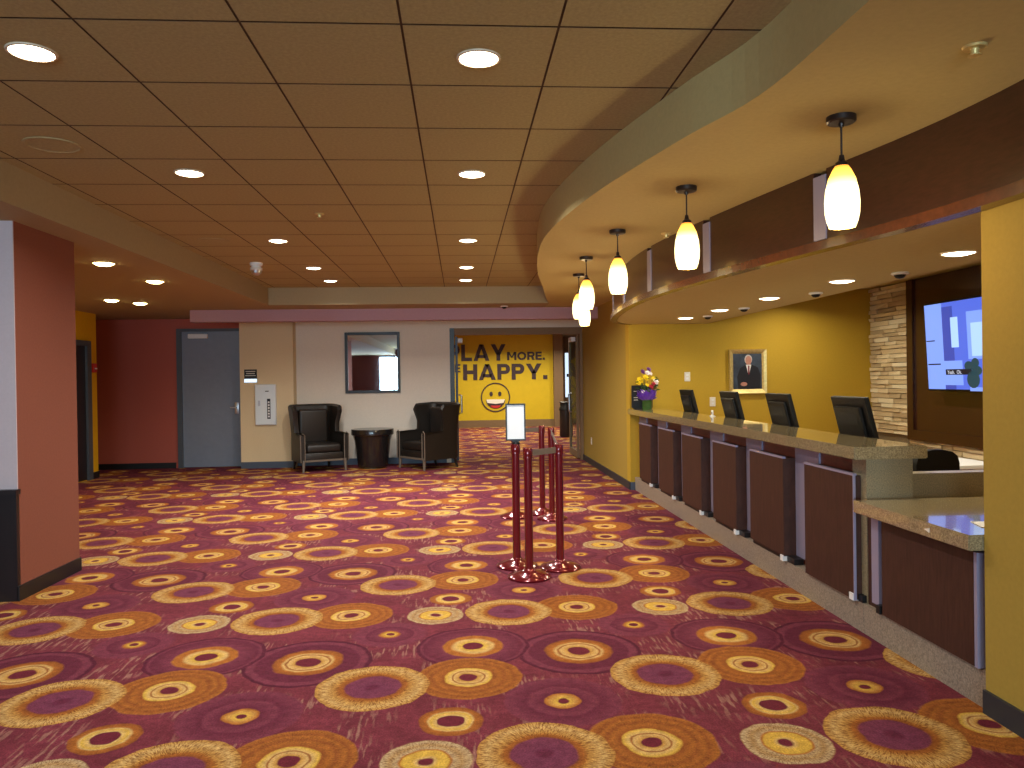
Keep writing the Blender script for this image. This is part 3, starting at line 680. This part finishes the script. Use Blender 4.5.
# ------------------------------------------------------------------ stone cladding, wood panel and television on the side wall
stone = empty('wall_stone_cladding', (5.45, 0, 0)); struct(stone, 'stacked ledger stone strip')
bx('mortar', 'mortar', -.02, 0, 8.91, 9.78, 0, ZU, stone); bx('mortar', 'mortar', -.02, 0, 6.8, 8.91, 0, .66, stone)
sme = []
for k in range(10):
    s_ = MB(); s_.box(-.5, .5, -.5, .5, -.5, .5)
    for v in s_.bm.verts:
        if v.co.x < 0: v.co += Vector((random.uniform(-.25, .25), random.uniform(-.04, .04), random.uniform(-.07, .07)))
    me = s_.mesh('stone'); me.materials.append(MATS['stone%d' % (k % 5)]); sme.append(me)
def course(y0, y1, z0, z1, rh):
    z = z0
    while z < z1-.01:
        hh = min(rh*random.uniform(.8, 1.2), z1-z); y = y0
        while y < y1-.01:
            L_ = min(random.choice((.18, .26, .34, .42)), y1-y)
            if y1-(y+L_) < .09: L_ = y1-y
            th = random.uniform(.03, .055)
            link_mesh('stone', random.choice(sme), stone, (-.02-th/2, y+L_/2, z+hh/2), (0, 0, 0), (th, L_-.008, hh-.007)); y += L_
        z += hh
course(8.91, 9.775, .7, ZU-.005, .055)
course(6.9, 8.9, .42, .66, .055)
panel = struct(bx('wall_wood_panel', 'wood_tv', 5.39, 5.45, 6.2, 8.9, .66, ZU-.005), 'dark wood panel behind the television')
bx('panel_stile', 'wood_tv', 5.365, 5.39, 8.78, 8.9, .66, ZU-.005, panel); bx('panel_rail', 'wood_tv', 5.365, 5.39, 6.2, 8.78, .66, .78, panel)
tv = empty('television', (5.24, 7.37, 1.74)); tag(tv, 'wide television on the dark wood panel showing a blue room scene', 'television'); tv.rotation_euler = (0, -.05, 0)
hw, hh = .92, .485
MB().rbox(-.02, .03, -hw, hw, -hh, hh, .008).build('casing', 'plastic_black', tv)
bx('wall_bracket', 'dark_alu', .03, .12, -.2, .2, -.15, .15, tv)
def emat(name, rgb, s_): return mat(name, (10, 10, 12), .3, emit=rgb, estr=s_)
emat('tv_blue', (84, 110, 226), .95); emat('tv_light', (128, 160, 250), 1.05); emat('tv_pale', (170, 205, 255), 1.1); emat('tv_deep', (66, 84, 190), .8); emat('tv_green', (40, 84, 96), .6); emat('tv_dark', (24, 26, 48), .5); emat('tv_text', (220, 225, 240), .9)
sc = MB()
def R(y0, y1, z0, z1, mi, lay):
    # y runs towards the camera as it falls: seen from the desk, left is large y
    sc.mi = mi; x = -.021-.0006*lay; sc.poly([(x, y0, z0), (x, y1, z0), (x, y1, z1), (x, y0, z1)])
R(-hw+.02, hw-.02, -hh+.02, hh-.02, 0, 0)
R(.6, hw-.02, -hh+.02, hh-.02, 1, 1); R(.42, .6, -hh+.02, .42, 3, 1)
R(.34, .46, -.02, .3, 2, 2); R(-.12, .2, -.15, .34, 1, 2); R(-.06, .14, -.12, .22, 2, 3); R(-.5, -.2, -.2, .36, 1, 2)
R(-.85, -.55, -.42, .1, 3, 2); R(.3, .62, -.42, -.16, 1, 2); R(-.9, .2, -.48, -.44, 1, 3)
R(.74, hw-.03, .06, .072, 5, 3); R(.66, .88, -.2, -.185, 5, 3)
R(.16, .58, -.31, -.25, 5, 5)
sc.mi = 4
for cy, cz, ry, rz in ((.14, -.36, .1, .09), (.08, -.27, .08, .05), (.2, -.22, .07, .05), (.1, -.19, .06, .05)):
    sc.poly([(-.024, cy+ry*math.cos(2*PI*k/14), cz+rz*math.sin(2*PI*k/14)) for k in range(14)])
sc.build('screen', ['tv_blue', 'tv_light', 'tv_pale', 'tv_deep', 'tv_green', 'tv_dark'], tv)
def text_mesh(name, s_, size, m, parent, loc, rot, bold=0, ext=.002, align='LEFT', sx=1):
    cu = bpy.data.curves.new(name, 'FONT'); cu.body = s_; cu.size = size; cu.offset = bold; cu.extrude = ext; cu.align_x = align
    tmp = bpy.data.objects.new(name, cu); C.objects.link(tmp); bpy.context.view_layer.update()
    dg = bpy.context.evaluated_depsgraph_get(); me = bpy.data.meshes.new_from_object(tmp.evaluated_get(dg))
    bpy.data.objects.remove(tmp); me.materials.clear(); me.materials.append(MATS[m])
    o = bpy.data.objects.new(name, me); C.objects.link(o); o.parent = parent; o.location = loc; o.rotation_euler = rot; o.scale = (sx, 1, 1); return o
text_mesh('caption', 'Yeah.  Ok.', .055, 'tv_text', tv, (-.0255, .55, -.3), (PI/2, 0, -PI/2), 0, .0004)

# ------------------------------------------------------------------ lettering and smiling face on the hall wall
hall = bpy.data.objects['wall_hall']
def glyph(ch, x, z, w, h, t, m_):
    # heavy geometric capitals, t = stroke
    P_ = lambda pts: m_.prism([(x+a, z+b) for a, b in pts], 23.288, 23.3, 'y')
    bar = lambda a0, a1, b0, b1: P_([(a0, b0), (a1, b0), (a1, b1), (a0, b1)])
    def bowl(a0, b0, b1, full=False):
        ry = (b1-b0)/2; cz = b0+ry; n_ = 14
        if full: cx, rx, s0, s1, n_ = w/2, w/2, 0, 2*PI, 28
        else: cx, rx, s0, s1 = w-ry, ry, -PI/2, PI/2; bar(a0, cx, b0, b0+t*.85); bar(a0, cx, b1-t*.85, b1)
        for k in range(n_):
            q0, q1 = s0+(s1-s0)*k/n_, s0+(s1-s0)*(k+1)/n_
            P_([(cx+rx*math.cos(q0), cz+ry*math.sin(q0)), (cx+rx*math.cos(q1), cz+ry*math.sin(q1)), (cx+(rx-t)*math.cos(q1), cz+(ry-t*.85)*math.sin(q1)), (cx+(rx-t)*math.cos(q0), cz+(ry-t*.85)*math.sin(q0))])
    if ch in 'PLRBEHM': bar(0, t, 0, h)
    if ch == 'L': bar(t, w, 0, t*.9)
    if ch in 'PR': bowl(t, h*.36, h)
    if ch == 'R': P_([(w*.5, h*.4), (w*.5+t*1.1, h*.4), (w, 0), (w-t*1.15, 0)])
    if ch == 'B': bowl(t, h*.46, h); bowl(t, 0, h*.54)
    if ch == 'E': bar(t, w, 0, t*.85); bar(t, w*.95, h/2-t*.42, h/2+t*.42); bar(t, w, h-t*.85, h)
    if ch == 'H': bar(w-t, w, 0, h); bar(t, w-t, h/2-t*.45, h/2+t*.45)
    if ch == 'O': bowl(0, 0, h, True)
    if ch == 'A':
        P_([(0, 0), (t*1.08, 0), (w/2+t*.1, h*.8), (w/2+t*.55, h), (w/2-t*.55, h)]); P_([(w, 0), (w-t*1.08, 0), (w/2-t*.1, h*.8), (w/2-t*.55, h), (w/2+t*.55, h)][::-1]); bar(w*.25, w*.75, h*.17, h*.17+t*.8)
    if ch == 'Y':
        bar(w/2-t/2, w/2+t/2, 0, h*.42); P_([(w/2-t/2, h*.36), (w/2+t/2, h*.4), (t*1.15, h), (0, h)]); P_([(w/2-t/2, h*.4), (w/2+t/2, h*.36), (w, h), (w-t*1.15, h)])
    if ch == 'M':
        bar(w-t, w, 0, h); P_([(t*.3, h), (t*1.1, h), (w/2+t*.3, h*.3), (w/2-t*.3, h*.3)]); P_([(w-t*.3, h), (w-t*1.1, h), (w/2-t*.3, h*.3), (w/2+t*.3, h*.3)])
    if ch == '.': bar(0, t*1.05, 0, t*1.0)
WID = dict(P=.86, L=.76, A=1.14, Y=1.06, M=1.12, O=1.1, R=.9, E=.76, B=.9, H=.94)
WID['.'] = .3
def letters(s_, x0, x1, z0, h_, st=.27):
    gap = .1; tot = sum(WID[c] for c in s_)+gap*(len(s_)-1); k_ = (x1-x0)/tot; x = x0
    for c in s_:
        m_ = MB(); glyph(c, x, z0, WID[c]*k_, h_, st*min(h_, k_), m_); m_.build('letter', 'sign_ink', hall); x += (WID[c]+gap)*k_
letters('PLAY', -.36, 1.4, 2.02, .5)
letters('MORE.', 1.44, 2.6, 2.03, .25)
letters('BE', -.36, .02, 1.68, .25)
letters('HAPPY.', .1, 2.67, 1.44, .48)
SM = (1.07, .91); face = MB()
def yring(cx, cz, r0, r1, y0, y1, n=40):
    for k in range(n):
        a, b = 2*PI*k/n, 2*PI*(k+1)/n
        p = lambda r, t_, y: (cx+r*math.cos(t_), y, cz+r*math.sin(t_))
        face.poly([p(r0, a, y0), p(r0, b, y0), p(r1, b, y0), p(r1, a, y0)]); face.poly([p(r1, a, y0), p(r1, b, y0), p(r1, b, y1), p(r1, a, y1)]); face.poly([p(r0, a, y0), p(r0, b, y0), p(r0, b, y1), p(r0, a, y1)])
yring(SM[0], SM[1], .41, .445, 23.282, 23.3)
def flat(pts, y0=23.286): face.prism(pts, y0, 23.3, 'y')
for sx in (-.13, .13): flat([(SM[0]+sx+.05*math.cos(2*PI*k/16), SM[1]+.1+.075*math.sin(2*PI*k/16)) for k in range(16)])
mouth = [(SM[0]+.29*math.cos(PI+PI*k/16), SM[1]-.07+.27*math.sin(PI+PI*k/16)) for k in range(17)]
flat(mouth)
face.build('smiling_face', 'sign_ink', hall)
face = MB(); flat([(SM[0]-.28, SM[1]-.065), (SM[0]+.28, SM[1]-.065), (SM[0]+.25, SM[1]-.17), (SM[0], SM[1]-.2), (SM[0]-.25, SM[1]-.17)], 23.279); face.build('teeth', 'tooth', hall)
face = MB(); flat([(SM[0]+.15*math.cos(PI+PI*k/10), SM[1]-.25+.08*math.sin(PI+PI*k/10)) for k in range(11)], 23.279); face.build('tongue', 'tongue', hall)
# narrow lit side window and bin at the hall end
wn = empty('window_4', (3.45, 24.5, 0)); struct(wn, 'narrow bright window at the hall end')
bx('pane', 'glow_white', -.08, .08, -.01, 0, .85, 2.27, wn); bx('frame', 'brown_wall', -.13, -.08, -.03, 0, .8, 2.32, wn); bx('frame', 'brown_wall', .08, .13, -.03, 0, .8, 2.32, wn)
bx('frame', 'brown_wall', -.08, .08, -.03, 0, 2.27, 2.32, wn); bx('lock', 'black', -.03, .03, -.03, -.01, 1.5, 1.6, wn)
t = empty('trash_bin', (2.62, 18.95, 0)); tag(t, 'dark round trash bin in the hall beyond the glass doors', 'bin')
MB().lathe([(0, .0), (.15, 0), (.165, .03), (.165, .66), (0, .66)], 24).build('body', 'can_dark', t, True)
MB().lathe([(.175, .66), (.18, .69), (.15, .75), (.15, .84), (.17, .86), (.12, .88), (0, .88)], 24).build('lid', 'black', t, True)

# ------------------------------------------------------------------ far wall fittings
t = empty('mirror', (-1.515, 13.55, 1.775)); tag(t, 'black framed mirror on the pale wall above the round table', 'mirror')
for a in ((-.475, -.425, -.53, .53), (.425, .475, -.53, .53), (-.425, .425, .48, .53), (-.425, .425, -.53, -.48)): MB().rbox(a[0], a[1], -.04, 0, a[2], a[3], .006, 2).build('frame_side', 'frame_black', t)
bx('glass', 'mirror', -.425, .425, -.02, -.005, -.48, .48, t)
t = empty('extinguisher_cabinet', (-3.29, 13.3, 1.08)); tag(t, 'white metal fire extinguisher cabinet on the beige pier', 'cabinet')
MB().rbox(-.175, .175, -.05, 0, -.345, .345, .008, 2).build('box', 'white', t)
dr = MB().rbox(-.165, .165, -.062, -.05, -.335, .335, .005, 2).build('door', 'cabinet_white', t)
bx('window', 'frame_black', .03, .085, -.064, -.062, -.24, .1, dr); bx('handle', 'steel', -.115, -.085, -.075, -.062, -.02, .07, dr)
for k in range(6): bx('letter', 'white', .043, .072, -.0655, -.064, .055-.048*k-.03, .055-.048*k, dr)
bx('name_print', 'black', .0, .06, -.064, -.062, .22, .235, dr)
t = empty('room_sign', (-3.54, 13.3, 1.57)); tag(t, 'small black sign with pale strip beside the grey door', 'sign')
bx('plate', 'black', -.105, .105, -.012, 0, -.11, .11, t); bx('lower_strip', 'glow_white', -.105, .105, -.014, -.012, -.11, -.05, t)  # lower strip is no lamp; its brightness is put in as emission
for k, wd in enumerate((.08, .07, .085)): bx('text_line', 'off_white', -wd, wd, -.0135, -.012, .07-.035*k, .082-.035*k, t)
t = empty('pull_station', (-5.7, 12.38, 1.72), PI/2); tag(t, 'small red fire alarm pull on the yellow alcove wall', 'fire alarm')
MB().rbox(-.05, .05, -.04, 0, -.07, .07, .006, 2).build('box', 'pull_red', t); bx('lever', 'white', -.03, .03, -.05, -.04, -.02, .0, t)

# ------------------------------------------------------------------ wing chairs and drum table
def make_chair():
    t = empty('wing_chair', (0, 0, 0))
    # plan path of the shell: front of one arm, back along the side, round the back, forward again
    hw_, dp = .33, .36
    path = []
    for k in range(17): path.append((-hw_-.03+.03*k/16, -dp+.6*k/16))
    for k in range(1, 8): a = PI-PI/2*k/8; path.append((-hw_+.1+.1*math.cos(a), dp-.12+.12*math.sin(a)))
    for k in range(7): path.append((-hw_+.1+(2*hw_-.2)*k/6, dp))
    mirror_ = [(-x, y) for x, y in path[:-7]][::-1]; path += mirror_
    n = len(path)
    def height(y):
        if y < .0: return .62-.02*min(1, max(0, (-y-.1)/.2))
        if y < .12: t_ = y/.12; t_ = t_*t_*(3-2*t_); return .62+.44*t_
        return 1.06+.02*min(1, (y-.12)/.2)
    def lead(y, z):
        # the wing leans forward over the arm at its top
        k_ = max(0, min(1, (z-.68)/.34)); return -.13*k_*k_*(3-2*k_)*max(0, min(1, (.34-y)/.24))
    def flare(y, z): return .06*max(0, (z-.7)/.38)*(1 if y > -.1 else .4)
    sh = MB(); bm = sh.bm; rings = []
    for i, (x, y) in enumerate(path):
        a = Vector(path[max(i-1, 0)]); b = Vector(path[min(i+1, n-1)]); tv_ = (b-a).normalized(); nrm = Vector((-tv_.y, tv_.x))   # outward (left of travel)
        H = height(y); ring = []
        zs = [.16, .3, .45, .58*H/.62 if H < .63 else .62, .5*(.62+H), H-.03]
        th = .035
        for z in zs: o_ = th+flare(y, z); ring.append(bm.verts.new((x+nrm.x*o_, y+nrm.y*o_+lead(y, z), z)))
        ring.append(bm.verts.new((x+nrm.x*flare(y, H), y+nrm.y*flare(y, H)+lead(y, H), H)))
        for z in zs[::-1]: o_ = -th*1.15+flare(y, z); ring.append(bm.verts.new((x+nrm.x*o_, y+nrm.y*o_+lead(y, z), z)))
        rings.append(ring)
    m_ = len(rings[0])
    for a, b in zip(rings, rings[1:]):
        for k in range(m_): bm.faces.new((a[k], a[(k+1) % m_], b[(k+1) % m_], b[k]))
    bm.faces.new(rings[0][::-1]); bm.faces.new(rings[-1])
    sh.build('shell', 'leather', t, True)
    MB().rbox(-.29, .29, -.34, .3, .3, .45, .05, 4).build('seat_cushion', 'leather', t, True)
    MB().rbox(-.25, .25, .19, .33, .42, 1.0, .05, 4).build('back_cushion', 'leather_light', t, True)
    MB().rbox(-.31, .31, -.35, .3, .17, .31, .015, 2).build('seat_frame', 'leather', t, True)
    bx('front_rail', 'piping', -.31, .31, -.365, -.35, .17, .2, t)
    for s_ in (-1, 1):
        px = s_*(hw_+.03)
        MB().tube([(px-s_*.036, -.37, .17), (px-s_*.034, -.37, .6), (px, -.37, .63), (px+s_*.036, -.37, .6), (px+s_*.034, -.37, .17)], .009, 8).build('arm_piping', 'piping', t, True)
        MB().tube([(px-s_*.02, -.34, .2), (px-s_*.01, -.35, 0)], [.03, .018], 8).build('leg', 'piping', t, True)
        MB().tube([(s_*.28, .3, .2), (s_*.3, .36, 0)], [.028, .017], 8).build('leg', 'leather', t, True)
    return t
ch = make_chair(); ch.location = (-2.36, 12.88, 0); ch.rotation_euler.z = math.radians(28); tag(ch, 'dark leather wing chair left of the round table', 'armchair', 'wing chairs by the far wall')
c2 = copy_tree(ch); c2.location = (-.53, 12.86, 0); c2.rotation_euler.z = math.radians(-52); tag(c2, 'dark leather wing chair beside the open glass doors', 'armchair', 'wing chairs by the far wall')
t = empty('drum_table', (-1.48, 13.05, 0)); tag(t, 'dark tapered drum table between the two wing chairs', 'table')
MB().lathe([(0, .02), (.24, .02), (.25, .03), (.27, .2), (.3, .45), (.325, .54), (0, .54)], 36).build('drum', 'table_dark', t, True)
MB().lathe([(0, .54), (.33, .54), (.352, .56), (.356, .64), (.352, .65), (0, .65)], 36).build('top', 'table_dark', t, True)
MB().lathe([(0, 0), (.22, 0), (.22, .02), (0, .02)], 30).build('foot_ring', 'black', t)

# ------------------------------------------------------------------ stanchions
def make_post():
    t = empty('stanchion', (0, 0, 0))
    MB().lathe([(0, 0), (.157, 0), (.16, .012), (.15, .022), (.1, .04), (.05, .055), (.036, .07), (0, .07)], 36).build('base', 'burgundy', t, True)
    MB().lathe([(0, .06), (.031, .06), (.031, .87), (.035, .872), (.035, .94), (.03, .948), (0, .948)], 20).build('post', 'burgundy', t, True)
    MB().lathe([(.0355, .885), (.0362, .886), (.0362, .93), (.0355, .931)], 20).build('belt_cassette', 'burgundy', t, True)
    return t
POST = [(.42, 5.93), (.485, 5.58), (.745, 5.83), (.865, 8.2), (.93, 7.88), (.56, 8.06)]
pl = ['burgundy queue post that carries the small white sign', 'front burgundy queue post nearest the camera', 'front right burgundy queue post', 'rear left burgundy queue post seen between the front posts', 'rear right burgundy queue post, tallest looking of the back pair', 'rear burgundy queue post hidden behind the sign post']
p0 = make_post()
for k, (x, y) in enumerate(POST):
    o = p0 if k == 0 else copy_tree(p0); o.location = (x, y, 0); tag(o, pl[k], 'stanchion', 'burgundy queue posts')
def belt(a, b, label):
    A, B = Vector(POST[a]), Vector(POST[b]); d = (B-A).normalized(); A += d*.037; B -= d*.037; n_ = Vector((-d.y, d.x))*.0015
    tag(MB().prism([tuple(A+n_), tuple(A-n_), tuple(B-n_), tuple(B+n_)], .885, .93).build('queue_belt', 'belt'), label, 'belt', 'queue belts')
belt(1, 2, 'grey belt between the two front queue posts'); belt(5, 3, 'grey belt between the rear queue posts beside the sign')
belt(2, 4, 'long grey belt running back along the right queue posts')
t = empty('sign_holder', (.425, 5.93, .948)); tag(t, 'black framed white sign on top of a burgundy queue post', 'sign')
MB().lathe([(0, 0), (.03, 0), (.03, .012), (.014, .02), (.014, .035), (0, .035)], 14).build('clamp', 'black', t, True)
MB().prism([(-.02, .012), (.02, .012), (.04, .035), (-.04, .035)], -.012, .012, 'y').build('bracket', 'black', t)
sx, z0, z1 = .077, .028, .313
for a in ((-sx, -sx+.011, z0, z1), (sx-.011, sx, z0, z1), (-sx+.011, sx-.011, z1-.011, z1), (-sx+.011, sx-.011, z0, z0+.011)): bx('frame_side', 'black', a[0], a[1], -.014, .01, a[2], a[3], t)
bx('board', 'board', -sx+.011, sx-.011, -.006, .006, z0+.011, z1-.011, t)
t.rotation_euler.z = -.08
